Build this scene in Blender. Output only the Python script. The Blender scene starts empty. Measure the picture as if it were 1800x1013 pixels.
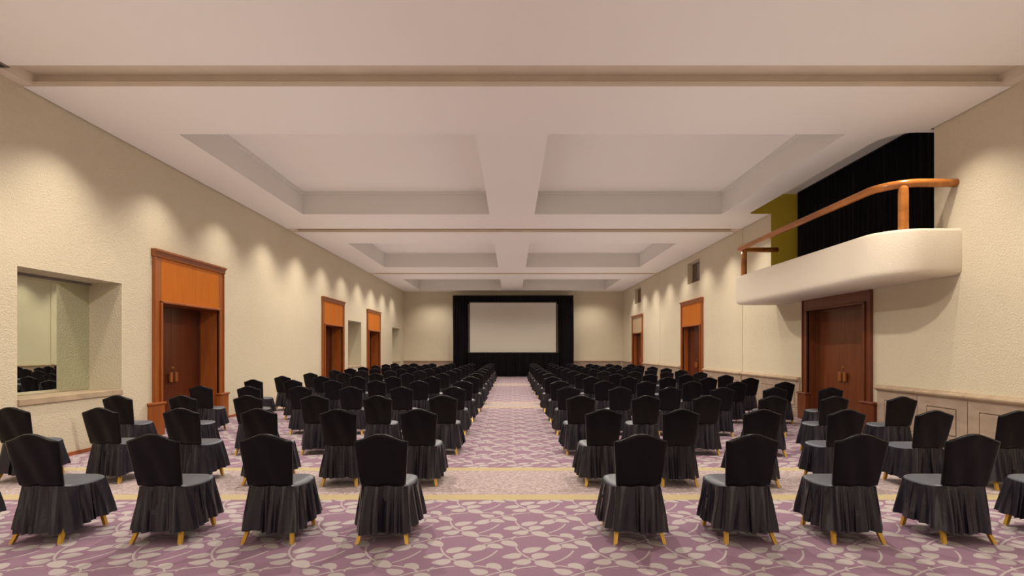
import bpy, bmesh, math, random
from mathutils import Vector, Matrix
random.seed(7)
S = bpy.context.scene
COL = S.collection
PI = math.pi

# ------------------------------------------------------------------ camera
H = 1.66                                   # eye height
cam = bpy.data.cameras.new('camera'); cam.lens = 18.0; cam.sensor_width = 36.0
cam.shift_y = (615 - 506.5) / 1800.0; cam.clip_start = 0.05; cam.clip_end = 200
camo = bpy.data.objects.new('camera', cam); COL.objects.link(camo)
camo.location = (0, 0, H); camo.rotation_euler = (PI / 2, 0, 0)
S.camera = camo
# ------------------------------------------------------------------ world, exposure
w = bpy.data.worlds.new('world'); S.world = w; w.use_nodes = True
w.node_tree.nodes['Background'].inputs[0].default_value = (1.0, 0.93, 0.84, 1)
w.node_tree.nodes['Background'].inputs[1].default_value = 0.3
S.view_settings.view_transform = 'Standard'; S.view_settings.look = 'None'
S.view_settings.gamma = 1; S.view_settings.use_curve_mapping = False
S.view_settings.exposure = 0.30
S.cycles.use_denoising = True
S.cycles.max_bounces = 10; S.cycles.diffuse_bounces = 6; S.cycles.glossy_bounces = 4
S.cycles.sample_clamp_indirect = 6.0
# ------------------------------------------------------------------ lights
CZ = 5.36                                  # ceiling height
XL, XR, YF, YB = -6.9, 7.05, 32.6, -7.0    # left, right, far and back walls
WARM = (1.0, 0.90, 0.76)
def spot(x, y, z, e, ang, blend=0.6, r=0.05, col=WARM, tx=0.0, ty=0.0):
    l = bpy.data.lights.new('downlight', 'SPOT'); l.energy = e; l.spot_size = math.radians(ang)
    l.spot_blend = blend; l.shadow_soft_size = r; l.color = col
    o = bpy.data.objects.new('downlight', l); COL.objects.link(o); o.location = (x, y, z)
    o.rotation_euler = Vector((tx, ty, -1)).to_track_quat('-Z', 'Y').to_euler()
    return o
def area(x, y, z, sx, sy, e, d, col=WARM):
    l = bpy.data.lights.new('fill_light', 'AREA'); l.shape = 'RECTANGLE'; l.size = sx; l.size_y = sy
    l.energy = e; l.color = col
    o = bpy.data.objects.new('fill_light', l); COL.objects.link(o); o.location = (x, y, z)
    o.rotation_euler = Vector(d).to_track_quat('-Z', 'Y').to_euler()
    return o
WALL_E, SLOT_E = 165, 340
for k in range(-1, 14):                    # wall washers, one row along each long wall
    y = 1.2 + 2.17 * k
    spot(XL + 0.82, y, CZ - 0.03, WALL_E, 104, 1.0)
    if not 8.3 < y < 13.9:
        spot(XR - 0.82, y, CZ - 0.03, WALL_E, 104, 1.0)
for y in (-2.3, 6.92, 15.88, 24.88):        # fixtures sitting in the partition slots
    for x in (-2.9, 0.0, 2.8):
        spot(x, y, CZ + 0.02, SLOT_E, 158, 0.35, 0.04)
    for x in (-5.2, 5.2):
        spot(x, y, CZ + 0.02, 90, 95, 1.0, 0.04)
for x in (-5.3, -4.4, 4.6, 5.4):            # gentle washers for the end wall
    spot(x, YF - 1.7, CZ - 0.03, 110, 100, 1.0, 0.05, WARM, 0.0, 0.35)
# unseen soft fill light added behind the photographer
area(0, YB + 0.3, 2.7, 12.5, 4.6, 120, (0, 1, 0.12), (1.0, 0.90, 0.80))

# broad unseen uplights added to brighten the ceiling
for x in (-3.7, 3.7):
    area(x, 14.0, 2.4, 4.6, 34.0, 125, (0, 0, 1), (1.0, 0.91, 0.85))

# ------------------------------------------------------------------ node helpers
def newmat(name):
    m = bpy.data.materials.new(name); m.use_nodes = True
    nt = m.node_tree; b = nt.nodes['Principled BSDF']
    return m, nt, b
def lk(nt, a, b): nt.links.new(a, b)
def val(nt, sock, v):
    if hasattr(v, 'is_linked') or isinstance(v, bpy.types.NodeSocket): nt.links.new(v, sock)
    else: sock.default_value = v
def mth(nt, op, a, b=None, c=None, clamp=False):
    n = nt.nodes.new('ShaderNodeMath'); n.operation = op; n.use_clamp = clamp
    val(nt, n.inputs[0], a)
    if b is not None: val(nt, n.inputs[1], b)
    if c is not None: val(nt, n.inputs[2], c)
    return n.outputs[0]
def vm(nt, op, a, b=None, c=None):
    n = nt.nodes.new('ShaderNodeVectorMath'); n.operation = op
    val(nt, n.inputs[0], a)
    if b is not None: val(nt, n.inputs[1], b)
    if c is not None: val(nt, n.inputs[2], c)
    return n.outputs[0]
def mix(nt, f, a, b):
    n = nt.nodes.new('ShaderNodeMix'); n.data_type = 'RGBA'
    val(nt, n.inputs[0], f); val(nt, n.inputs[6], a); val(nt, n.inputs[7], b)
    return n.outputs[2]
def geo(nt): return nt.nodes.new('ShaderNodeNewGeometry').outputs['Position']
def objc(nt): return nt.nodes.new('ShaderNodeTexCoord').outputs['Object']
def noise(nt, vec, scale, detail=3, rough=0.5, dist=0.0):
    n = nt.nodes.new('ShaderNodeTexNoise'); lk(nt, vec, n.inputs['Vector'])
    n.inputs['Scale'].default_value = scale; n.inputs['Detail'].default_value = detail
    n.inputs['Roughness'].default_value = rough; n.inputs['Distortion'].default_value = dist
    return n.outputs['Fac']
def bump(nt, b, h, strength, dist):
    n = nt.nodes.new('ShaderNodeBump'); n.inputs['Strength'].default_value = strength
    n.inputs['Distance'].default_value = dist; lk(nt, h, n.inputs['Height']); lk(nt, n.outputs[0], b.inputs['Normal'])
def scalev(nt, v, s): return vm(nt, 'MULTIPLY', v, s)
def c4(c): return (c[0], c[1], c[2], 1.0)
def var_mat(name, c1, c2, nscale, rough, bscale=0, bstr=0.0, bdist=0.0, metal=0.0, stretch=(1, 1, 1), spec=0.5, bdetail=3):
    m, nt, b = newmat(name)
    p = objc(nt); f = noise(nt, scalev(nt, p, stretch), nscale, 4)
    f = mth(nt, 'MULTIPLY_ADD', f, 2.2, -0.6, clamp=True)
    lk(nt, mix(nt, f, c4(c1), c4(c2)), b.inputs['Base Color'])
    b.inputs['Roughness'].default_value = rough; b.inputs['Metallic'].default_value = metal
    b.inputs['Specular IOR Level'].default_value = spec
    if bscale: bump(nt, b, noise(nt, p, bscale, bdetail, 0.55), bstr, bdist)
    return m
M = {}
M['wall'] = var_mat('stucco_wall', (0.59, 0.52, 0.385), (0.635, 0.565, 0.425), 0.5, 0.85, 46, 1.0, 0.014)
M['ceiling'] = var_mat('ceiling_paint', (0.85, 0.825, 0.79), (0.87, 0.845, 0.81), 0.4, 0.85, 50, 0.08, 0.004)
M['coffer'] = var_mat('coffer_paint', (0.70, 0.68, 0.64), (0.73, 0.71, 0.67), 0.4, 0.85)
M['slot_paint'] = var_mat('slot_paint', (0.68, 0.60, 0.49), (0.73, 0.65, 0.54), 3.0, 0.85)
M['balcony'] = var_mat('balcony_plaster', (0.68, 0.61, 0.50), (0.72, 0.65, 0.53), 0.6, 0.8, 45, 0.6, 0.010)
M['yellow'] = var_mat('yellow_wall', (0.58, 0.43, 0.03), (0.62, 0.47, 0.04), 1.0, 0.8)
M['stone'] = var_mat('wainscot_stone', (0.28, 0.205, 0.15), (0.40, 0.305, 0.23), 3.0, 0.7, 30, 0.25, 0.004, stretch=(1, 1, 2.5))
M['cap'] = var_mat('cap_stone', (0.32, 0.23, 0.15), (0.47, 0.365, 0.25), 3.0, 0.7, 40, 0.35, 0.004)
M['black'] = var_mat('black_paint', (0.010, 0.010, 0.011), (0.015, 0.014, 0.015), 3, 0.5)
M['drape'] = var_mat('black_velvet', (0.0035, 0.0030, 0.0038), (0.006, 0.0055, 0.0065), 2, 0.6, spec=0.10)
M['screen'] = var_mat('screen_cloth', (0.545, 0.51, 0.44), (0.555, 0.52, 0.45), 0.5, 0.9)
M['brass'] = var_mat('brass', (0.55, 0.36, 0.14), (0.62, 0.42, 0.18), 8, 0.3, metal=1.0)
M['gold'] = var_mat('gold_paint', (0.62, 0.36, 0.05), (0.80, 0.50, 0.09), 20, 0.33, metal=0.65, stretch=(1, 1, 0.2))
M['glide'] = var_mat('glide_plastic', (0.5, 0.4, 0.3), (0.6, 0.5, 0.4), 5, 0.5)
M['grille'] = var_mat('grey_grille', (0.16, 0.14, 0.12), (0.2, 0.17, 0.15), 5, 0.6)
M['beige_panel'] = var_mat('beige_panel', (0.42, 0.30, 0.19), (0.50, 0.37, 0.24), 3, 0.5, stretch=(4, 4, 0.6))
def wood(name, c1, c2, rough=0.32):
    return var_mat(name, c1, c2, 4.0, rough, 25, 0.05, 0.002, stretch=(4, 4, 0.35))
M['frame_wood'] = wood('frame_wood', (0.25, 0.064, 0.011), (0.34, 0.097, 0.019))
M['header_wood'] = wood('header_wood', (0.44, 0.115, 0.004), (0.50, 0.140, 0.006), 0.42)
M['header_wood'].node_tree.nodes['Principled BSDF'].inputs['Specular IOR Level'].default_value = 0.2
M['leaf_wood'] = wood('leaf_wood', (0.085, 0.020, 0.008), (0.115, 0.028, 0.010), 0.22)
M['cornice_wood'] = wood('cornice_wood', (0.20, 0.058, 0.014), (0.30, 0.10, 0.026))
M['shaded_frame'] = wood('shaded_frame_wood', (0.115, 0.028, 0.009), (0.16, 0.043, 0.013))  # door under the balcony: its shade is put into these wood colours
M['shaded_header'] = wood('shaded_header_wood', (0.130, 0.032, 0.009), (0.17, 0.047, 0.013))
M['shaded_leaf'] = wood('shaded_leaf_wood', (0.120, 0.032, 0.011), (0.165, 0.050, 0.018), 0.28)
M['rail_wood'] = var_mat('rail_wood', (0.26, 0.075, 0.012), (0.52, 0.19, 0.035), 5.0, 0.22, stretch=(1, 0.25, 1))

def mirror_mat():
    m, nt, b = newmat('mirror')
    b.inputs['Base Color'].default_value = (0.74, 0.80, 0.70, 1); b.inputs['Metallic'].default_value = 1
    b.inputs['Roughness'].default_value = 0.01
    return m
M['mirror'] = mirror_mat()
def dark_glass():
    m, nt, b = newmat('dark_glass')
    b.inputs['Base Color'].default_value = (0.09, 0.06, 0.035, 1); b.inputs['Roughness'].default_value = 0.12
    return m
M['dark_glass'] = dark_glass()

def fabric(name, c, rough, sheen, wr, spec=0.5):
    m, nt, b = newmat(name)
    p = objc(nt)
    f = noise(nt, p, 9, 3)
    lk(nt, mix(nt, f, c4(c), c4([k * 1.35 for k in c])), b.inputs['Base Color'])
    b.inputs['Roughness'].default_value = rough; b.inputs['Specular IOR Level'].default_value = spec
    b.inputs['Sheen Weight'].default_value = sheen; b.inputs['Sheen Roughness'].default_value = 0.3
    b.inputs['Sheen Tint'].default_value = (0.75, 0.78, 0.85, 1)
    bump(nt, b, noise(nt, scalev(nt, p, (1, 1, 0.6)), 26, 3, 0.5, 0.6), wr, 0.006)
    return m
M['back_cloth'] = fabric('back_cloth', (0.0045, 0.0038, 0.0056), 0.34, 0.06, 0.10, 0.18)
M['skirt_cloth'] = fabric('skirt_cloth', (0.0150, 0.0135, 0.0205), 0.24, 0.05, 0.45, 0.55)
M['lit_seat_cloth'] = fabric('lit_seat_cloth', (0.066, 0.076, 0.098), 0.40, 0.15, 0.12)  # black satin lightened to bluish grey: grazing light put into the colour

# ------------------------------------------------------------------ carpet
def carpet():
    m, nt, b = newmat('leaf_carpet')
    T, TY = 0.630, 0.643
    P = geo(nt)
    g = bpy.data.node_groups.new('vine_piece', 'ShaderNodeTree')
    I = g.interface
    I.new_socket('P', in_out='INPUT', socket_type='NodeSocketVector')
    I.new_socket('C', in_out='INPUT', socket_type='NodeSocketVector')
    for n in ('A', 'L', 'W', 'Pow', 'Bend', 'Skew'): I.new_socket(n, in_out='INPUT', socket_type='NodeSocketFloat')
    I.new_socket('F', in_out='OUTPUT', socket_type='NodeSocketFloat')
    gi = g.nodes.new('NodeGroupInput'); go = g.nodes.new('NodeGroupOutput'); o = gi.outputs
    d = vm(g, 'SUBTRACT', o['P'], o['C'])
    wv = vm(g, 'WRAP', d, (T / 2, TY / 2, 1), (-T / 2, -TY / 2, -1))
    r = g.nodes.new('ShaderNodeVectorRotate'); r.rotation_type = 'Z_AXIS'
    g.links.new(wv, r.inputs['Vector']); g.links.new(mth(g, 'MULTIPLY', o['A'], -1.0), r.inputs['Angle'])
    sx = g.nodes.new('ShaderNodeSeparateXYZ'); g.links.new(r.outputs[0], sx.inputs[0])
    u = mth(g, 'DIVIDE', sx.outputs[0], o['L'])
    q = mth(g, 'SUBTRACT', 1.0, mth(g, 'MULTIPLY', u, u))
    q0 = mth(g, 'MAXIMUM', q, 0.0)
    hw = mth(g, 'MULTIPLY', mth(g, 'POWER', q0, o['Pow']), o['W'])
    hw = mth(g, 'MULTIPLY', hw, mth(g, 'SUBTRACT', 1.0, mth(g, 'MULTIPLY', u, o['Skew'])))
    v = mth(g, 'SUBTRACT', sx.outputs[1], mth(g, 'MULTIPLY', q, o['Bend']))
    e = mth(g, 'SUBTRACT', hw, mth(g, 'ABSOLUTE', v))
    inside = mth(g, 'GREATER_THAN', q, 0.0)
    f = mth(g, 'MULTIPLY', mth(g, 'MULTIPLY_ADD', e, 500.0, 0.5, clamp=True), inside)
    g.links.new(f, go.inputs[0])
    leaves = [(-0.372, 3.959, 0.092, -0.634, 0.044), (-0.555, 4.006, 0.075, -2.882, 0.040), (-0.633, 4.122, 0.080, -2.779, 0.040),
              (-0.460, 4.240, 0.090, 0.555, 0.040), (-0.399, 4.123, 0.078, 0.416, 0.040), (-0.295, 4.284, 0.086, -2.456, 0.042),
              (-0.249, 4.478, 0.075, 2.665, 0.038), (-0.141, 4.319, 0.074, -0.501, 0.037), (-0.138, 4.564, 0.070, -0.628, 0.036),
              (-0.021, 4.379, 0.086, -0.719, 0.041)]
    stems = [(-0.519, 4.167, 0.164, -1.078, -0.031), (-0.03, 4.462, 0.244, 0.452, 0.030), (-0.241, 4.558, 0.060, -0.296, 0.010),
             (-0.212, 4.112, 0.153, 0.932, -0.024), (-0.610, 4.512, 0.045, 1.171, 0.013), (-0.180, 4.33, 0.05, 0.9, 0.0),
             (-0.46, 4.06, 0.05, 0.35, 0.0), (-0.100, 4.50, 0.05, 2.2, 0.0)]
    fs = []
    def piece(cx, cy, L, A, W, pw, bend, skew):
        n = nt.nodes.new('ShaderNodeGroup'); n.node_tree = g
        nt.links.new(P, n.inputs[0]); n.inputs[1].default_value = (cx, cy, 0)
        for i, vv in enumerate((A, L, W, pw, bend, skew)): n.inputs[2 + i].default_value = vv
        fs.append(n.outputs[0])
    for cx, cy, L, A, W in leaves: piece(cx, cy, L * 1.02, A, W * 1.30, 0.60, 0.008, 0.26)
    for cx, cy, L, A, h in stems: piece(cx, cy, L, A, 0.0085, 0.08, h, 0.0)
    lf = fs[0]
    for f in fs[1:]: lf = mth(nt, 'MAXIMUM', lf, f)
    fine = noise(nt, P, 260, 2); big = noise(nt, P, 1.3, 3)
    purple = mix(nt, fine, (0.240, 0.136, 0.205, 1), (0.335, 0.212, 0.295, 1))
    purple = mix(nt, mth(nt, 'MULTIPLY', big, 0.5), purple, (0.26, 0.155, 0.225, 1))
    leafc = mix(nt, fine, (0.43, 0.38, 0.39, 1), (0.53, 0.475, 0.475, 1))
    field = mix(nt, lf, purple, leafc)
    # beige crossing bands with yellow edges, one per bay
    sp = nt.nodes.new('ShaderNodeSeparateXYZ'); nt.links.new(P, sp.inputs[0])
    yy = mth(nt, 'WRAP', sp.outputs[1], 14.05, 5.05)          # period 9 m
    band = mth(nt, 'MULTIPLY', mth(nt, 'GREATER_THAN', yy, 5.66), mth(nt, 'LESS_THAN', yy, 7.2))
    inner = mth(nt, 'MULTIPLY', mth(nt, 'GREATER_THAN', yy, 5.86), mth(nt, 'LESS_THAN', yy, 7.03))
    ns = noise(nt, scalev(nt, P, (1, 1.4, 1)), 22, 5, 0.75, 1.0)
    sp2 = mth(nt, 'MULTIPLY_ADD', ns, 7.0, -3.1, clamp=True)
    beige = mix(nt, sp2, (0.33, 0.24, 0.25, 1), (0.58, 0.50, 0.48, 1))
    gr = nt.nodes.new('ShaderNodeTexVoronoi'); gr.inputs['Scale'].default_value = 20
    nt.links.new(P, gr.inputs['Vector']); dots = mth(nt, 'LESS_THAN', gr.outputs['Distance'], 0.18)
    yel = mix(nt, mth(nt, 'MULTIPLY', dots, 0.35), (0.50, 0.41, 0.22, 1), (0.30, 0.22, 0.12, 1))
    bc = mix(nt, inner, yel, beige)
    lk(nt, mix(nt, band, field, bc), b.inputs['Base Color'])
    b.inputs['Roughness'].default_value = 0.95; b.inputs['Specular IOR Level'].default_value = 0.15
    b.inputs['Sheen Weight'].default_value = 0.15
    bump(nt, b, fine, 0.25, 0.004)
    return m
M['carpet'] = carpet()

# ------------------------------------------------------------------ mesh helpers
class MB:
    def __init__(s): s.v = []; s.f = []; s.mi = []; s.cur = 0
    def face(s, pts):
        n = len(s.v); s.v += [tuple(p) for p in pts]; s.f.append(tuple(range(n, n + len(pts)))); s.mi.append(s.cur)
    def box(s, a, b):
        x0, x1 = sorted((a[0], b[0])); y0, y1 = sorted((a[1], b[1])); z0, z1 = sorted((a[2], b[2]))
        n = len(s.v)
        s.v += [(x0, y0, z0), (x1, y0, z0), (x1, y1, z0), (x0, y1, z0), (x0, y0, z1), (x1, y0, z1), (x1, y1, z1), (x0, y1, z1)]
        for f in ((0, 3, 2, 1), (4, 5, 6, 7), (0, 1, 5, 4), (1, 2, 6, 5), (2, 3, 7, 6), (3, 0, 4, 7)):
            s.f.append(tuple(n + i for i in f)); s.mi.append(s.cur)
    def loft(s, rings, close=True, cap0=False, cap1=False):
        n0 = len(s.v); k = len(rings[0])
        for r in rings: s.v += [tuple(p) for p in r]
        for i in range(len(rings) - 1):
            for j in range(k if close else k - 1):
                a = n0 + i * k + j; b = n0 + i * k + (j + 1) % k
                s.f.append((a, b, b + k, a + k)); s.mi.append(s.cur)
        if cap0: s.f.append(tuple(n0 + j for j in range(k))[::-1]); s.mi.append(s.cur)
        if cap1: s.f.append(tuple(n0 + (len(rings) - 1) * k + j for j in range(k))); s.mi.append(s.cur)
    def cyl(s, c, r, axis, l, n=16, r2=None):
        r2 = r if r2 is None else r2
        rings = []
        for t, rr in ((0, r), (1, r2)):
            ring = []
            for i in range(n):
                a = 2 * PI * i / n; ca, sa = rr * math.cos(a), rr * math.sin(a)
                if axis == 'z': ring.append((c[0] + ca, c[1] + sa, c[2] + t * l))
                elif axis == 'y': ring.append((c[0] + ca, c[1] + t * l, c[2] + sa))
                else: ring.append((c[0] + t * l, c[1] + ca, c[2] + sa))
            rings.append(ring)
        s.loft(rings, True, True, True)
    def build(s, name, mats, parent=None, smooth=False, bevel=0.0, loc=None, weld=False, fixn=True):
        me = bpy.data.meshes.new(name); me.from_pydata(s.v, [], s.f)
        mats = mats if isinstance(mats, (list, tuple)) else [mats]
        for m in mats: me.materials.append(m)
        me.polygons.foreach_set('material_index', s.mi)
        if weld or fixn or bevel:
            bm = bmesh.new(); bm.from_mesh(me)
            if weld: bmesh.ops.remove_doubles(bm, verts=bm.verts, dist=1e-5)
            if bevel:
                bmesh.ops.remove_doubles(bm, verts=bm.verts, dist=1e-5)
                ed = [e for e in bm.edges if len(e.link_faces) == 2 and e.calc_face_angle(0) > 0.6]
                bmesh.ops.bevel(bm, geom=ed, offset=bevel, segments=2, affect='EDGES', profile=0.5)
            if fixn: bmesh.ops.recalc_face_normals(bm, faces=bm.faces)
            bm.to_mesh(me); bm.free()
        if smooth: me.polygons.foreach_set('use_smooth', [True] * len(me.polygons))
        o = bpy.data.objects.new(name, me); COL.objects.link(o)
        if parent: o.parent = parent
        if loc: o.location = loc
        return o
def tag(o, label=None, cat=None, group=None, kind=None):
    if label: o['label'] = label
    if cat: o['category'] = cat
    if group: o['group'] = group
    if kind: o['kind'] = kind
    return o
def empty(name, loc=(0, 0, 0), rz=0.0):
    o = bpy.data.objects.new(name, None); COL.objects.link(o); o.location = loc; o.rotation_euler = (0, 0, rz)
    o.empty_display_size = 0.2
    return o
def part_copy(o, parent, loc=None, rz=None):
    c = o.copy(); COL.objects.link(c); c.parent = parent
    if loc is not None: c.location = loc
    if rz is not None: c.rotation_euler = (0, 0, rz)
    return c

# ------------------------------------------------------------------ floor
b = MB(); b.face([(XL - 0.7, YB, 0), (XR + 0.7, YB, 0), (XR + 0.7, YF + 0.1, 0), (XL - 0.7, YF + 0.1, 0)])
tag(b.build('floor', M['carpet']), 'purple carpet woven with pale leafy vines and crossed by worn beige bands', 'carpet', kind='structure')

# ------------------------------------------------------------------ long walls with openings
def wall_grid(mb, X, holes, y0, y1, z0, z1):
    ys = sorted({y0, y1, *[h[0] for h in holes], *[h[1] for h in holes]})
    zs = sorted({z0, z1, *[h[2] for h in holes], *[h[3] for h in holes]})
    for i in range(len(ys) - 1):
        for j in range(len(zs) - 1):
            cy, cz = (ys[i] + ys[i + 1]) / 2, (zs[j] + zs[j + 1]) / 2
            if any(h[0] < cy < h[1] and h[2] < cz < h[3] for h in holes): continue
            mb.face([(X, ys[i], zs[j]), (X, ys[i + 1], zs[j]), (X, ys[i + 1], zs[j + 1]), (X, ys[i], zs[j + 1])])
def recess(mb, X, h, d, back=False):
    y0, y1, z0, z1 = h; Xd = X + d
    mb.face([(X, y0, z0), (Xd, y0, z0), (Xd, y0, z1), (X, y0, z1)])
    mb.face([(X, y1, z0), (X, y1, z1), (Xd, y1, z1), (Xd, y1, z0)])
    mb.face([(X, y0, z1), (Xd, y0, z1), (Xd, y1, z1), (X, y1, z1)])
    mb.face([(X, y0, z0), (X, y1, z0), (Xd, y1, z0), (Xd, y0, z0)])
    if back: mb.face([(Xd, y0, z0), (Xd, y1, z0), (Xd, y1, z1), (Xd, y0, z1)])
DL = [10.99, 19.72, 25.48]; DR = [11.17, 20.03, 28.7]
WL = [(7.14, 9.05, 0.93, 2.83), (21.56, 23.43, 0.93, 2.91), (29.5, 31.45, 0.93, 2.95)]
b = MB()
holes = [(d - 1.0, d + 1.0, 0, 2.6) for d in DL] + WL
wall_grid(b, XL, holes, YB, YF, 0, CZ + 0.3)
for h in WL: recess(b, XL, h, -0.6, True)
tag(b.build('wall_left', M['wall']), 'long cream stucco wall with recessed mirrors and three wooden doorways', 'wall', kind='structure')
VR = [(19.23, 20.56, 4.27, 5.10), (28.0, 29.4, 4.27, 5.12)]
BO = (8.55, 13.94, 3.0, CZ + 0.3)           # balcony opening
b = MB()
holes = [(d - 1.0, d + 1.0, 0, 2.6) for d in DR] + VR + [BO]
for yj in (15.64, 24.4): holes.append((yj, yj + 0.03, 0.0, CZ + 0.3))
wall_grid(b, XR, holes, YB, YF, 0, CZ + 0.3)
for h in VR: recess(b, XR, h, 0.22, False)
for yj in (15.64, 24.4): recess(b, XR, (yj, yj + 0.03, 0, CZ + 0.3), 0.03, True)
# returns of the balcony opening
b.face([(XR, 8.55, 3.0), (XR + 1.4, 8.55, 3.0), (XR + 1.4, 8.55, 6.3), (XR, 8.55, 6.3)])
tag(b.build('wall_right', M['wall']), 'long cream stucco wall with balcony opening, stone dado and three doorways', 'wall', kind='structure')
b = MB(); b.face([(XL, YF, 0), (XR, YF, 0), (XR, YF, CZ + 0.3), (XL, YF, CZ + 0.3)])
tag(b.build('wall_far', M['wall']), 'cream end wall behind the black-draped projection screen', 'wall', kind='structure')
b = MB(); b.face([(XL, YB, 0), (XR, YB, 0), (XR, YB, CZ + 0.3), (XL, YB, CZ + 0.3)])
tag(b.build('wall_back', M['wall']), 'plain cream wall at the end of the hall opposite the screen', 'wall', kind='structure')

# ------------------------------------------------------------------ ceiling
SL = [6.66, 15.66, 24.66]; COFF = [(8.79, 13.99), (17.8, 22.95), (26.85, 31.75)]
CL, CI, CR = -5.72, 0.615, 5.72
def slab(mb, x0, x1, y0, y1, z=CZ): mb.face([(x0, y0, z), (x0, y1, z), (x1, y1, z), (x1, y0, z)])
def arc_pts(cx, cy, r, a0, a1, n=7):
    return [(cx + r * math.cos(math.radians(a0 + (a1 - a0) * i / (n - 1))), cy + r * math.sin(math.radians(a0 + (a1 - a0) * i / (n - 1)))) for i in range(n)]
GX0, GX1 = XL + 0.025, XR - 0.025
XC = 6.44
b = MB()
slab(b, GX0, GX1, YB, SL[0])
bay_edges = [(7.19, 15.66), (16.12, 24.66), (25.1, YF)]
for k, ((y0, y1), (c0, c1)) in enumerate(zip(bay_edges, COFF)):
    slab(b, GX0, CL, y0, y1); slab(b, -CI, CI, y0, y1)
    for xa, xb in ((CL, -CI), (CI, CR)):
        slab(b, xa, xb, y0, c0); slab(b, xa, xb, c1, y1)
    if k == 0:   # notch above the balcony with rounded corners
        slab(b, CR, XC - 0.3, y0, y1)
        near = arc_pts(XC + 0.45, 8.72 + 0.45, 0.45, 270, 180)
        far = arc_pts(XC + 0.14, 13.95 - 0.14, 0.14, 180, 90)
        notch = [(XR + 0.4, 8.72)] + near + far + [(XR + 0.4, 13.95)]
        poly = [(XC - 0.3, y0), (GX1, y0), (GX1, 8.60), (XR + 0.4, 8.60)] + notch + [(XR + 0.4, 13.97), (GX1, 13.97), (GX1, y1), (XC - 0.3, y1)]
        b.face([(x, y, CZ) for x, y in poly])
        for (xa, ya), (xb, yb) in zip(notch[:-1], notch[1:]):
            if ya > 13.9 and yb > 13.9: continue
            b.face([(xa, ya, CZ), (xb, yb, CZ), (xb, yb, 6.0), (xa, ya, 6.0)])
    else:
        slab(b, CR, GX1, y0, y1)
    # lip of the panel facing the slot and side returns
b.cur = 1
for s0, (y0, y1) in zip(SL, bay_edges):
    b.face([(GX0, y0, CZ), (GX1, y0, CZ), (GX1, y0, CZ + 0.07), (GX0, y0, CZ + 0.07)])
    b.face([(GX0, y0, CZ + 0.07), (GX1, y0, CZ + 0.07), (GX1, y0 + 0.08, CZ + 0.07), (GX0, y0 + 0.08, CZ + 0.07)])
    b.face([(GX0, y0 + 0.08, CZ + 0.07), (GX1, y0 + 0.08, CZ + 0.07), (GX1, y0 + 0.08, CZ + 0.19), (GX0, y0 + 0.08, CZ + 0.19)])
    b.face([(GX0, s0, CZ + 0.19), (GX1, s0, CZ + 0.19), (GX1, y0 + 0.08, CZ + 0.19), (GX0, y0 + 0.08, CZ + 0.19)])
    b.face([(GX0, s0, CZ), (GX1, s0, CZ), (GX1, s0, CZ + 0.19), (GX0, s0, CZ + 0.19)])
    for xa, xb in ((XL, XL + 0.16), (XR - 0.16, XR)):   # blocks closing the slot ends
        b.box((xa, s0, CZ + 0.02), (xb, y0 + 0.08, CZ + 0.19))
b.cur = 0
for (ya, yb) in [(YB, SL[0])] + bay_edges:
    for gx, wx in ((GX0, XL), (GX1, XR)):
        for ya, yb in (((ya, 8.6), (13.97, yb)) if (gx > 0 and ya == 7.19) else ((ya, yb),)): b.face([(gx, ya, CZ), (gx, yb, CZ), (gx, yb, CZ + 0.12), (gx, ya, CZ + 0.12)])
for gx, wx in ((GX0, XL), (GX1, XR)):
    for ya, yb in (((YB, 8.6), (13.97, YF)) if gx > 0 else ((YB, YF),)): b.face([(gx, ya, CZ + 0.12), (gx, yb, CZ + 0.12), (wx, yb, CZ + 0.12), (wx, ya, CZ + 0.12)])
ceil = tag(b.build('ceiling', [M['ceiling'], M['slot_paint']], weld=True), 'flat pinkish white ceiling with six deep coffers and narrow partition slots', 'ceiling', kind='structure')
for (c0, c1) in COFF:
    for xa, xb in ((CL, -CI), (CI, CR)):
        b = MB(); zt = CZ + 0.62
        b.face([(xa, c0, CZ), (xa, c1, CZ), (xa, c1, zt), (xa, c0, zt)]); b.face([(xb, c0, CZ), (xb, c1, CZ), (xb, c1, zt), (xb, c0, zt)])
        b.face([(xa, c0, CZ), (xb, c0, CZ), (xb, c0, zt), (xa, c0, zt)]); b.face([(xa, c1, CZ), (xb, c1, CZ), (xb, c1, zt), (xa, c1, zt)])
        b.cur = 1; b.face([(xa, c0, zt), (xb, c0, zt), (xb, c1, zt), (xa, c1, zt)])
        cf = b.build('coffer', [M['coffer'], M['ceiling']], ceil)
        b = MB(); t = 0.035
        b.box((xa, c1 - t, zt - 0.09), (xb, c1, zt)); b.box((xa, c0, zt - 0.09), (xb, c0 + t, zt))
        b.box((xa, c0 + t, zt - 0.09), (xa + t, c1 - t, zt)); b.box((xb - t, c0 + t, zt - 0.09), (xb, c1 - t, zt))
        b.build('coffer_moulding', M['coffer'], cf)
# roof over the hall that keeps outside light out
b = MB(); b.box((XL - 0.9, YB - 0.1, 6.35), (XR + 1.6, YF + 0.2, 6.5))
tag(b.build('ceiling_roof_slab', M['black']), 'dark structural slab hidden above the coffered ceiling', 'ceiling', kind='structure')

# linear air diffuser beside the first slot
dr = empty('air_diffuser', (XL + 0.22, 6.30, CZ))
tag(dr, 'thin dark linear air diffuser let into the ceiling by the nearest slot', 'vent')
b = MB(); b.box((-0.11, -0.5, -0.012), (0.11, 0.40, 0.0)); b.build('backing_plate', M['grille'], dr)
for i in range(2):
    b = MB(); b.box((-0.085 + 0.1 * i, -0.47, -0.02), (-0.03 + 0.1 * i, 0.37, -0.012)); b.build('slot', M['black'], dr)

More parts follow.
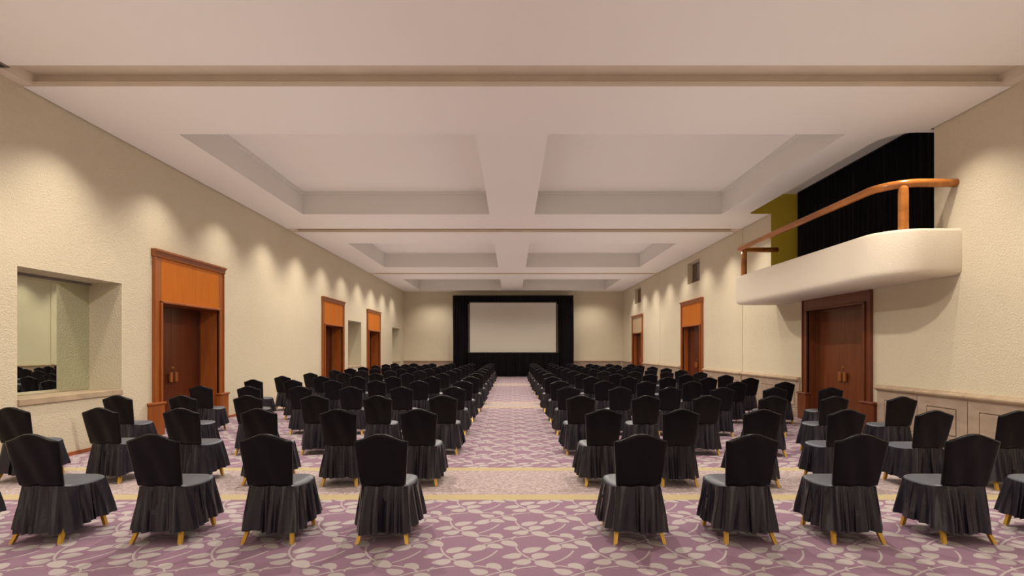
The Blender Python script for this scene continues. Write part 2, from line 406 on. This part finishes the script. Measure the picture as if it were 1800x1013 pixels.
# baseboards
for (X, s, name, segs) in ((XL, 1, 'baseboard_left', DL), ):
    b = MB(); ys = [YB] + [v for d in segs for v in (d - 1.3, d + 1.3)] + [YF]
    for i in range(0, len(ys), 2): b.box((X, ys[i], 0), (X + 0.015 * s, ys[i + 1], 0.06))
    tag(b.build(name, M['frame_wood']), 'low wooden skirting strip along the mirror wall', 'baseboard', kind='structure')

# ------------------------------------------------------------------ doors
def cornice_profile(mb, x0, x1, z0):
    prof = [(0.0, 0.0), (0.075, 0.0), (0.08, 0.03), (0.065, 0.04), (0.075, 0.07), (0.10, 0.10), (0.11, 0.105), (0.11, 0.14), (0.0, 0.14)]
    rings = [[(x, p[0], z0 + p[1]) for p in prof] for x in (x0, x1)]
    mb.loft(rings, True, True, True)
def make_door(n, side, yc, depth, mats, label, header=None):
    X = XL if side < 0 else XR
    r = empty(f'door_{n}', (X, yc, 0), -PI / 2 if side < 0 else PI / 2)
    tag(r, label, 'door', kind='structure')
    fr, hd, lf = mats
    hw, W, top, ptop = 0.98, 1.18, 2.57, 3.46
    b = MB()   # jamb lining
    b.box((-hw - 0.02, -depth - 0.05, 0), (-hw, 0.04, top)); b.box((hw, -depth - 0.05, 0), (hw + 0.02, 0.04, top))
    b.box((-hw - 0.02, -depth - 0.05, top), (hw + 0.02, 0.04, top + 0.02))
    b.build('jamb_lining', fr, r)
    b = MB()   # door stop
    b.box((-hw, -depth + 0.0, 0), (-hw + 0.05, -depth + 0.04, top)); b.box((hw - 0.05, -depth, 0), (hw, -depth + 0.04, top))
    b.box((-hw + 0.05, -depth, top - 0.05), (hw - 0.05, -depth + 0.04, top))
    b.build('door_stop', lf, r)
    for s in (-1, 1):
        b = MB(); b.box((s * hw, 0, 0.63), (s * W, 0.045, ptop)); b.box((s * (W - 0.03), 0.045, 0.63), (s * W, 0.07, ptop))
        b.build('pilaster', fr, r, bevel=0.004)
        b = MB(); b.box((s * (hw - 0.005), 0.045, 0.63), (s * (hw + 0.045), 0.085, top + 0.045))
        b.build('architrave', fr, r, bevel=0.012)
        pl = MB(); pl.box((s * 0.955, 0, 0), (s * 1.30, 0.10, 0.60)); plo = pl.build('plinth', fr, r, bevel=0.006)
        pc = MB(); pc.box((s * 0.93, 0, 0.60), (s * 1.325, 0.125, 0.645)); pc.build('plinth_cap', fr, plo, bevel=0.012)
        lb = MB(); x0, x1 = (s * 0.003, s * (hw - 0.003)); lb.box((x0, -depth - 0.045, 0.01), (x1, -depth, top - 0.005))
        lo = lb.build('door_leaf', lf, r, bevel=0.003)
        hb = MB(); hb.box((s * 0.035, -depth + 0.035, 0.97), (s * 0.125, -depth + 0.075, 1.17)); hb.box((s * 0.06, -depth, 1.02), (s * 0.10, -depth + 0.04, 1.12))
        ho = hb.build('pull_handle', M['cornice_wood'], lo, bevel=0.008); ho['label'] = 'square wooden pull handle'
        if s * side > 0:
            kb = MB(); kb.cyl((s * 0.05, -depth - 0.001, 1.27), 0.030, 'y', 0.014, 14); kb.cyl((s * 0.05, -depth + 0.012, 1.27), 0.016, 'y', 0.012, 10)
            ko = kb.build('lock', M['brass'], lo); ko['label'] = 'round brass lock cylinder'
    b = MB(); b.box((-hw - 0.045, 0.045, top), (hw + 0.045, 0.085, top + 0.05)); b.build('architrave', fr, r, bevel=0.012)
    for x0, x1 in ((-hw, -0.002), (0.002, hw)):
        b = MB(); b.box((x0, 0, top + 0.02), (x1, 0.045, ptop)); b.build('header_panel', header or hd, r)
    b = MB(); cornice_profile(b, -W - 0.03, W + 0.03, ptop); co = b.build('cornice', M['cornice_wood'] if side < 0 else fr, r)
wd = (M['frame_wood'], M['header_wood'], M['leaf_wood']); dk = (M['shaded_frame'], M['shaded_header'], M['shaded_leaf'])
make_door(1, -1, DL[0], 0.42, wd, 'tall orange wooden double door beside the near mirror recess, with saturated orange header panel')
make_door(2, -1, DL[1], 0.42, wd, 'orange wooden double doorway on the mirror wall, second from the camera')
make_door(3, -1, DL[2], 0.42, wd, 'orange wooden doorway between the two distant mirror recesses')
make_door(4, 1, DR[0], 0.21, dk, 'brown wooden double door under the balcony, shade darkened into its wood')
make_door(5, 1, DR[1], 0.21, wd, 'orange wooden double door in stone dado wall beyond the balcony')
make_door(6, 1, DR[2], 0.21, wd, 'farthest doorway near the screen, with a beige header panel', M['beige_panel'])

# ------------------------------------------------------------------ mirror recesses and small high windows
wl = ['large recessed mirror nearest the camera, reflecting covered chairs, above a stone sill',
      'recessed mirror between two orange doorways, with a shallow stone sill',
      'farthest recessed mirror near the corner by the screen']
for i, h in enumerate(WL):
    y0, y1, z0, z1 = h
    r = empty(f'window_{i + 1}', (XL, (y0 + y1) / 2, z0)); tag(r, wl[i], 'mirror', kind='structure')
    hw = (y1 - y0) / 2; hh = z1 - z0
    b = MB(); b.box((-0.59, -hw + 0.004, 0.035), (-0.575, hw - 0.004, hh - 0.03)); b.build('mirror_pane', M['mirror'], r)
    b = MB(); b.box((-0.575, -hw + 0.004, hh - 0.035), (-0.53, hw - 0.004, hh - 0.004)); b.build('top_track', M['grille'], r)
    b = MB(); b.box((-0.598, -hw + 0.002, -0.06), (0.030, hw - 0.002, 0.03))
    b.build('sill', M['cap'], r, bevel=0.006)
wr = ['small high window with dark glass in the wall above the doorway beyond the balcony', 'small high window with dark glass above the farthest doorway']
for i, h in enumerate(VR):
    y0, y1, z0, z1 = h
    r = empty(f'window_{i + 4}', (XR, (y0 + y1) / 2, z0)); tag(r, wr[i], 'window', kind='structure')
    hw = (y1 - y0) / 2; hh = z1 - z0
    b = MB(); b.box((0.20, -hw, 0), (0.215, hw, hh)); b.build('pane', M['dark_glass'], r)
    b = MB()
    for a in (-hw, hw - 0.04): b.box((0.16, a, 0), (0.20, a + 0.04, hh))
    b.box((0.16, -hw + 0.04, 0), (0.20, hw - 0.04, 0.04)); b.box((0.16, -hw + 0.04, hh - 0.04), (0.20, hw - 0.04, hh))
    b.build('window_frame', M['cap'], r)
    b = MB(); b.box((0.17, -hw * 0.36, 0.04), (0.20, -hw * 0.36 + 0.03, hh - 0.04)); b.build('mullion', M['balcony'], r)
    for k in range(3):
        b = MB(); b.box((0.175, -hw + 0.04, 0.12 + 0.09 * k), (0.20, -hw * 0.36, 0.14 + 0.09 * k)); b.build('glazing_bar', M['balcony'], r)

# ------------------------------------------------------------------ stone wainscot
CT = 0.99   # top of the cap
def slab_mesh(wd_):
    """stone slab in local x (length wd_), y out of the wall, with a routed rectangular groove"""
    mb = MB(); z0, z1 = 0.225, CT - 0.115; t = 0.04; g = 0.016; gd = 0.024
    e = 0.006
    m = min(0.20, wd_ * 0.2); xs = [e, m, m + g, wd_ - m - g, wd_ - m, wd_ - e]; zs = [z0, 0.275, 0.275 + g, 0.72 - g, 0.72, z1]
    for i in range(5):
        for j in range(5):
            ring = (i in (1, 3) and 1 <= j <= 3) or (j in (1, 3) and 1 <= i <= 3)
            y = t - gd if ring else (t + 0.004 if (i == 2 and j == 2) else t)
            mb.box((xs[i], 0.001, zs[j]), (xs[i + 1], y, zs[j + 1]))
    return mb.build('stone_slab', M['stone'], smooth=False)
def cap_mesh(L):
    mb = MB()
    prof = [(0.001, 0.0), (0.050, 0.0), (0.055, 0.012), (0.085, 0.022), (0.105, 0.045), (0.108, 0.065), (0.095, 0.088), (0.065, 0.098), (0.060, 0.110), (0.001, 0.112)]
    rings = []
    for x, k in ((0.0, 0.6), (0.006, 1.0), (L - 0.006, 1.0), (L, 0.6)):
        rings.append([(x, 0.001 + (p[0] - 0.001) * k, CT - 0.112 + p[1]) for p in prof])
    mb.loft(rings, True, True, True)
    return mb.build('cap_stone', M['cap'])
def base_mesh(L):
    mb = MB()
    prof = [(0.001, 0.0), (0.075, 0.0), (0.075, 0.15), (0.06, 0.165), (0.065, 0.19), (0.05, 0.215), (0.001, 0.222)]
    mb.loft([[(x, p[0], p[1]) for p in prof] for x in (0.002, L - 0.002)], True, True, True)
    return mb.build('base_stone', M['stone'])
def wainscot(n, loc, rz, segs, label):
    r = empty(f'trim_{n}', loc, rz); tag(r, label, 'wainscot', kind='structure')
    cache = {}
    for (a, c) in segs:
        k = max(1, round((c - a) / 0.98)); L = (c - a) / k
        for i in range(k):
            key = round(L, 3)
            if key not in cache:
                cache[key] = (slab_mesh(L), cap_mesh(L), base_mesh(L)); src = cache[key]
                for o in src: o.parent = r; o.location = (a + i * L, 0, 0)
            else:
                for o in cache[key]: part_copy(o, r, (a + i * L, 0, 0))
# right wall: local x = world Y
segs = [(2.0, 9.84), (12.50, 15.62), (15.69, DR[1] - 1.33), (DR[1] + 1.33, 24.38), (24.45, DR[2] - 1.33), (DR[2] + 1.33, YF - 0.12)]
wainscot(1, (XR, 0, 0), PI / 2, segs, 'dado of pinkish stone slabs with routed rectangles, under the balcony wall')
# far wall: local x -> -X  (rotation pi)
wainscot(2, (0, YF, 0), PI, [(-XR + 0.12, XL * -1 - 0.0)], 'low stone dado across the end wall behind the drapes')

# ------------------------------------------------------------------ balcony
bal = empty('balcony', (XR, 10.8, 3.0)); tag(bal, 'rounded cream plaster balcony jutting from the wall above the shaded brown door', 'balcony')
def plan(inset, y0=8.02, y1=13.70, xf=5.87, r1=0.62, r2=0.34):
    y0 += inset; y1 -= inset; xf += inset; r1 = max(0.05, r1 - inset); r2 = max(0.05, r2 - inset)
    pts = [(XR - 0.002, y0)] + arc_pts(xf + r1, y0 + r1, r1, 270, 180, 12) + arc_pts(xf + r2, y1 - r2, r2, 180, 90, 9) + [(XR - 0.002, y1)]
    return pts
b = MB()
lv = [(2.84, 0.16), (2.845, 0.09), (2.865, 0.04), (2.90, 0.010), (2.95, 0.0), (3.52, 0.0), (3.56, 0.012), (3.572, 0.04), (3.572, 0.20), (3.56, 0.22), (3.06, 0.22)]
rings = [[(x - XR, y - 10.8, z - 3.0) for x, y in plan(i)] for z, i in lv]
b.loft(rings, False)
b.f.append(tuple(range(len(rings[0])))[::-1]); b.mi.append(0)
b.build('parapet', M['balcony'], bal, smooth=False)
b = MB()
b.box((-1.0, -2.6, 0.0), (-0.003, 2.75, 0.06)); b.box((0.003, -2.2, 0.0), (0.9, 3.0, 0.06))
b.build('balcony_floor', M['coffer'], bal)
for o in bal.children:
    if o.name.startswith('parapet'):
        for p in o.data.polygons: p.use_smooth = True
# niche behind
b = MB()
b.face([(XC - 0.01, 8.4, 5.90), (8.3, 8.4, 5.90), (8.3, 14.1, 5.90), (XC - 0.01, 14.1, 5.90)])
b.face([(8.1, 8.4, 2.9), (8.1, 14.1, 2.9), (8.1, 14.1, 6.3), (8.1, 8.4, 6.3)])
tag(b.build('wall_niche', M['ceiling']), 'raised ceiling and inner wall of the balcony niche', 'wall', kind='structure')
b = MB()
b.face([(XR + 0.001, 13.94, 3.0), (8.2, 13.94, 3.0), (8.2, 13.94, CZ + 0.001), (XR + 0.001, 13.94, CZ + 0.001)])
b.face([(XC, 13.94, CZ + 0.001), (8.2, 13.94, CZ + 0.001), (8.2, 13.94, 6.1), (XC, 13.94, 6.1)])
tag(b.build('wall_yellow', M['yellow']), 'mustard yellow return wall at the far end of the balcony', 'wall', kind='structure')

# handrail
hr = empty('handrail', (6.03, 8.3, 3.572)); tag(hr, 'thick glossy orange wooden handrail running round the balcony edge', 'handrail')
def tube(path, r, n=12, squash=1.0):
    mb = MB(); rings = []
    for i, p in enumerate(path):
        a = Vector(path[max(0, i - 1)]); c = Vector(path[min(len(path) - 1, i + 1)]); d = (c - a).normalized()
        sd = d.cross(Vector((0, 0, 1))).normalized(); up = sd.cross(d)
        rings.append([tuple(Vector(p) + sd * r * math.cos(2 * PI * k / n) + up * r * squash * math.sin(2 * PI * k / n)) for k in range(n)])
    mb.loft(rings, True, True, True); return mb
pth = [(x, y) for x, y in plan(0.11, r1=0.62, r2=0.30)]
path = []
for i, (x, y) in enumerate(pth):
    path.append((x - 6.03, y - 8.3, 4.31 - 3.572))
    if i == 0: path.append((x - 6.03 - 0.2, y - 8.3, 4.31 - 3.572))
tb = tube(path, 0.066, 14); tb.build('rail', M['rail_wood'], hr, smooth=True)
for (x, y) in ((6.25, 8.175), (6.08, 13.42)):
    b = MB()
    prof = []
    rr = 0.072
    rings = [[(x - 6.03 + rr * k * math.cos(2 * PI * i / 12), y - 8.3 + rr * k * math.sin(2 * PI * i / 12), z) for i in range(12)] for z, k in ((0.0, 1), (0.60, 1), (0.66, 0.92), (0.70, 0.7))]
    b.loft(rings, True, True, True); b.build('post', M['rail_wood'], hr, smooth=False)

# ------------------------------------------------------------------ curtains
def drape_mesh(L, z0, z1, pitch, amp, seed, sway=0.02, n_z=8):
    """cloth hanging in folds along local x"""
    rnd = random.Random(seed); mb = MB(); step = pitch / 8; n = int(L / step) + 1
    ph = [rnd.uniform(-0.9, 0.9) for _ in range(int(L / pitch) + 3)]
    rows = []
    for j in range(n_z + 1):
        t = j / n_z; z = z0 + (z1 - z0) * t; row = []
        for i in range(n + 1):
            x = min(L, i * step); u = x / pitch; k = int(u); fr = u - k
            p = ph[k] * (1 - fr) + ph[k + 1] * fr
            a = amp * (0.75 + 0.25 * (1 - t)) * (1 + 0.3 * p)
            y = a * math.sin(2 * PI * u + p * 1.6 + 0.3 * math.sin(3 * t + k)) + 0.3 * a * math.sin(4 * PI * u + p * 3)
            row.append((x + 0.012 * math.sin(5 * t + u), y + sway * math.sin(2.2 * t + ph[k]) * (1 - t), z))
        rows.append(row)
    mb.loft(rows, False)
    return mb
def drape(name, loc, rz, L, z0, z1, pitch, amp, seed, label, cat='curtain', hem=True):
    r = empty(name, loc, rz); tag(r, label, cat)
    drape_mesh(L, z0, z1, pitch, amp, seed).build('cloth', M['drape'], r, smooth=True, fixn=False)
    return r
c = drape('balcony_curtain', (7.72, 8.3, 0), PI / 2, 5.5, 3.07, 5.87, 0.16, 0.035, 3, 'full height black pleated curtain at the back of the balcony')
b = MB(); b.box((0, -0.03, 5.87), (5.5, 0.03, 5.895)); b.build('curtain_track', M['black'], c)
SY = 31.75
ps = empty('projection_screen', (0.055, SY - 0.12, 0)); tag(ps, 'big blank beige projection screen in a slim black frame at the end of the aisle', 'screen')
sx = 2.66; z0s, z1s = 1.50, 4.56
b = MB(); b.box((-sx, -0.01, z0s), (sx, 0.01, z1s)); o = b.build('screen_surface', M['screen'], ps)
for nm, a, c_ in (('frame_bar', (-sx - 0.06, -0.03, z0s - 0.07), (sx + 0.06, 0.03, z0s)), ('frame_bar', (-sx - 0.06, -0.03, z1s), (sx + 0.06, 0.03, z1s + 0.06)),
                  ('frame_bar', (-sx - 0.06, -0.03, z0s), (-sx, 0.03, z1s)), ('frame_bar', (sx, -0.03, z0s), (sx + 0.06, 0.03, z1s))):
    b = MB(); b.box(a, c_); b.build(nm, M['black'], ps)
for s in (-1, 1):
    b = MB(); b.box((s * (sx + 0.02), 0.03, 0), (s * (sx + 0.07), 0.08, z1s)); b.box((s * (sx + 0.02), -0.12, 0), (s * (sx + 0.07), 0.40, 0.05)); b.build('leg', M['black'], ps)
drape('screen_drape', (-3.66, SY, 0), 0, 0.93, 0.02, 5.02, 0.17, 0.035, 11, 'black drape hanging beside the projection screen on the mirror wall side')
drape('screen_drape', (2.86, SY, 0), 0, 0.96, 0.02, 5.02, 0.17, 0.035, 12, 'black drape hanging beside the projection screen on the balcony wall side')
drape('screen_drape', (-2.85, SY + 0.10, 0), 0, 5.82, 4.50, 5.02, 0.19, 0.02, 13, 'black valance strip running along the top of the projection screen')
c = drape('screen_drape', (-2.72, SY - 0.36, 0), 0, 5.56, 0.02, 1.47, 0.17, 0.04, 14, 'black gathered skirt hanging below the projection screen to the carpet')
b = MB(); b.box((-3.66, -0.03, 5.0), (3.84, 0.03, 5.05))
pole = b.build('drape_pole', M['black'], None, loc=(0, SY + 0.20, 0)); tag(pole, 'long black pole holding up the drapes round the projection screen', 'pole')
for x in (-3.6, 3.78):
    b = MB(); b.box((x - 0.025, -0.025, 0), (x + 0.025, 0.025, 5.0)); b.box((x - 0.2, -0.2, 0), (x + 0.2, 0.2, 0.015))
    b.build('upright', M['black'], pole)

# ------------------------------------------------------------------ chairs
def sgn(v, p): return math.copysign(abs(v) ** p, v)
def back_mesh(seed):
    rnd = random.Random(seed); mb = MB(); rings = []; N = 48
    f1, f2, f3 = rnd.uniform(-0.4, 0.4), rnd.uniform(0.5, 1), rnd.uniform(0, 6)
    def top(s): return 0.890 + 0.064 * (0.5 + 0.5 * math.cos(PI * min(1, abs(s) ** 1.05)))
    rows = [(i / 12, 1.0) for i in range(13)]
    tt = [(0.0, 1.0)] + [(i / 14, 1.0) for i in range(1, 14)] + [(0.965, 0.93), (0.985, 0.75), (0.996, 0.45), (1.0, 0.12)]
    for t, th in tt:
        ring = []
        for k in range(N):
            h_ = N // 2
            if k < h_: cx = -1 + 2 * (k + 0.5) / h_; sy = -1
            else: cx = 1 - 2 * (k - h_ + 0.5) / h_; sy = 1
            cx = math.sin(cx * PI / 2) * 0.45 + cx * 0.55
            sy *= (1 - abs(cx) ** 8) ** 0.5
            zt = top(cx); z = 0.492 + t * (zt - 0.492)
            zz = (z - 0.492) / 0.45
            wdt = 0.193 + 0.040 * min(1, zz * 1.1) ** 0.9
            wdt *= 1 - 0.03 * (1 - th)
            lean = 0.060 - 0.105 * zz
            depth = 0.030 * th
            y = lean + depth * sy
            if sy < 0:   # loose folds on the rear face
                y -= 0.006 * math.sin(6 * cx + 5 * zz * f2 + f3) * (1 - cx * cx)
                y += 0.010 * math.exp(-((cx - f1 - 0.5 * (zz - 0.5)) / 0.10) ** 2) * zz * (1 - zz)
            if sy < 0 and 0.5 < zz: y += 0.012 * (cx * cx) * (zz - 0.5)
            x = wdt * cx
            ring.append((x, y, z - 0.004 * math.sin(8 * cx + f3) * (1 - t)))
        rings.append(ring)
    mb.loft(rings, True, True, True)
    return mb
def outline(a, grow=0.0, flat=0.32):
    """seat outline, a=0 at +x, counter-clockwise"""
    cx = sgn(math.cos(a), flat); sy = sgn(math.sin(a), flat)
    y = 0.265 + (0.220 + grow) * sy
    t = (y - 0.045) / 0.44
    hw = 0.190 + 0.040 * max(0, min(1, t * 1.6))
    return (hw + grow) * cx, y
def seat_mesh(seed):
    mb = MB(); rings = []; N = 56
    for g, z in ((0.010, 0.455), (0.014, 0.470), (0.006, 0.487), (-0.012, 0.497), (-0.05, 0.503), (-0.10, 0.505), (-0.16, 0.506)):
        ring = []
        for k in range(N):
            x, y = outline(2 * PI * k / N, g - 0.006); y = max(y, 0.062)
            zz = z - 0.020 * math.sin(PI * max(0, min(1, (y - 0.05) / 0.44))) * min(1, (abs(x) / 0.23) ** 3) - 0.004
            ring.append((x, y, zz))
        rings.append(ring)
    mb.loft(rings, True, False, True)
    return mb
def skirt_mesh(seed):
    rnd = random.Random(seed); mb = MB(); N = 216; rings = []
    ph = [rnd.uniform(0, 2 * PI) for _ in range(8)]
    # cumulative pleat phase with irregular widths
    def pleat(a, t):
        u = a * 17 / (2 * PI)
        w_ = u + 0.30 * math.sin(a * 3 + ph[0]) + 0.18 * math.sin(a * 7 + ph[1]) + 0.10 * math.sin(2 * t + ph[2])
        s = math.sin(2 * PI * w_)
        s2 = math.sin(2 * PI * w_ * 2.1 + ph[3])
        return (0.75 * sgn(s, 0.75) + 0.3 * s2 * (1 - 0.5 * t))
    T = [0.0, 0.05, 0.12, 0.22, 0.35, 0.5, 0.65, 0.8, 0.92, 1.0]
    # arc-length like sampling of the superellipse
    pts = [outline(2 * PI * k / 1440) for k in range(1441)]
    acc = [0]
    for p, q in zip(pts[:-1], pts[1:]): acc.append(acc[-1] + math.hypot(p[0] - q[0], p[1] - q[1]))
    angs = []; j = 0
    for k in range(N):
        d = acc[-1] * k / N
        while acc[j + 1] < d: j += 1
        angs.append(2 * PI * j / 1440)
    for t in T:
        ring = []
        for k, a in enumerate(angs):
            x0, y0 = outline(a)
            cxn, cyn = x0, y0 - 0.265
            n = Vector((sgn(math.cos(a), 1.0) if False else cxn / 0.23, cyn / 0.22, 0));
            n = Vector((sgn(n.x, 3), sgn(n.y, 3), 0)); n.normalize()
            al = 2 * PI * k / N
            corner = (abs(cxn) / 0.23 * abs(cyn) / 0.22) ** 3
            amp = 0.003 + 0.023 * min(1, t * 1.3) ** 0.8
            off = 0.014 + (0.040 + 0.055 * corner) * t ** 1.1 + 0.006 * math.sin(3 * al + ph[4]) * t + amp * pleat(al, t)
            rear = max(0.0, -cyn / 0.22) ** 4
            ztop = 0.470 + 0.025 * rear - 0.018 * math.sin(PI * max(0, min(1, (y0 - 0.05) / 0.44))) * (abs(cxn) / 0.23) ** 3
            zb = 0.104 + 0.030 * max(0.0, min(1.0, (y0 - 0.1) / 0.3)) + 0.010 * math.sin(2 * al + ph[5]) + 0.007 * math.sin(5 * al + ph[6]) - 0.006 * corner
            z = ztop + (zb - ztop) * t
            yy = y0 + n.y * off - 0.020 * rear * t * 0
            ring.append((x0 + n.x * off, yy, z))
        rings.append(ring)
    mb.loft(rings, True)
    return mb
def leg_mesh(x, y, fx, fy):
    mb = MB(); h = 0.0148; rings = []
    for z, k in ((0.012, 1.0), (0.22, 1.1)):
        t = z / 0.22; cx = fx + (x - fx) * t; cy = fy + (y - fy) * t; s = h * k
        rings.append([(cx - s, cy - s, z), (cx + s, cy - s, z), (cx + s, cy + s, z), (cx - s, cy + s, z)])
    mb.loft(rings, True, True, True); mb.cur = 1; mb.cyl((fx, fy, 0.0), 0.015, 'z', 0.012, 10, 0.013)
    return mb
legspec = [(-0.165, 0.105, -0.213, 0.0), (0.165, 0.105, 0.213, 0.0), (-0.190, 0.435, -0.213, 0.480), (0.190, 0.435, 0.213, 0.480)]
protos = []
leg_objs = None
NV = 4
for vv in range(NV):
    r = empty('banquet_chair')
    parts = [back_mesh(10 + vv).build('back_cover', M['back_cloth'], r, smooth=True),
             seat_mesh(vv).build('seat_cover', M['lit_seat_cloth'], r, smooth=True),
             skirt_mesh(30 + vv).build('skirt', M['skirt_cloth'], r, smooth=True, fixn=True)]
    parts[1]['label'] = 'smooth black seat top, greyed by light put into its colour'
    if leg_objs is None:
        leg_objs = [leg_mesh(*s).build('leg', [M['gold'], M['glide']], r) for s in legspec]
        for l_ in leg_objs: l_['label'] = 'square gold metal leg'
        parts += leg_objs
    else:
        for l_ in leg_objs:
            q = part_copy(l_, r); parts.append(q)
    protos.append([r, parts, False])
ORD = ['nearest', 'second', 'third', 'fourth', 'fifth', 'sixth', 'seventh', 'eighth', 'ninth', 'tenth', 'eleventh', 'twelfth', 'farthest']
SEAT = ['first seat', 'second seat', 'third seat', 'fourth seat', 'fifth seat', 'sixth seat']
dl = [0.0, .15, 0, .2, .5, .3, .35, .6, .4, .2, .4, .3, .3]
dr_ = [0.0, -.2, -.2, -.25, -.4, -.6, -.95, -.95, -1.1, -1.25, -1.3, -1.25, -1.5]
rowY = [4.35, 6.20, 8.02, 9.90, 11.75, 13.6, 15.45, 17.35, 19.2, 21.1, 22.95, 24.8, 26.7]
idx = 0
for k in range(13):
    Y = rowY[k]
    for side in (-1, 1):
        for i in range(6):
            if k == 0 and i == 5: continue
            f = min(1.0, k / 4)
            if side < 0: X = -(1.10 + i * (0.985 + 0.035 * f)); yy = Y + dl[k] * (i / 5) ** 1.5
            else: X = 1.09 + i * (0.955 + 0.03 * f - 0.035 * max(0, (k - 7) / 5)); yy = Y + dr_[k] * (i / 5) ** 1.5
            X += random.uniform(-0.03, 0.03); yy += random.uniform(-0.035, 0.035); rz = random.uniform(-0.045, 0.045)
            if k == 0: X = {(-1, 0): -1.105, (-1, 1): -2.08, (-1, 2): -3.03, (-1, 3): -4.05, (-1, 4): -5.10, (1, 0): 1.087, (1, 1): 2.03, (1, 2): 2.95, (1, 3): 3.89, (1, 4): 4.87}[(side, i)]; yy = Y; rz *= 0.6
            if k == 1 and side < 0: X = (-1.125, -2.09, -3.07, -4.03, -5.06, -6.19)[i]
            p = protos[(idx * 7 + (idx // 6)) % NV]
            row_txt = f'{ORD[k]} row' if k in (0, 12) else f'{ORD[k]} row from the camera'
            wall_txt = 'mirror' if side < 0 else 'balcony'
            lab = f'black skirted chair, {row_txt}, {SEAT[i]} {wall_txt} side of the aisle'
            if not p[2]: r = p[0]; p[2] = True
            else:
                r = p[0].copy(); COL.objects.link(r)
                for q in p[1]: part_copy(q, r)
            r.location = (X, yy, 0); r.rotation_euler = (0, 0, rz)
            tag(r, lab, 'chair', 'black covered chairs facing the screen')
            idx += 1
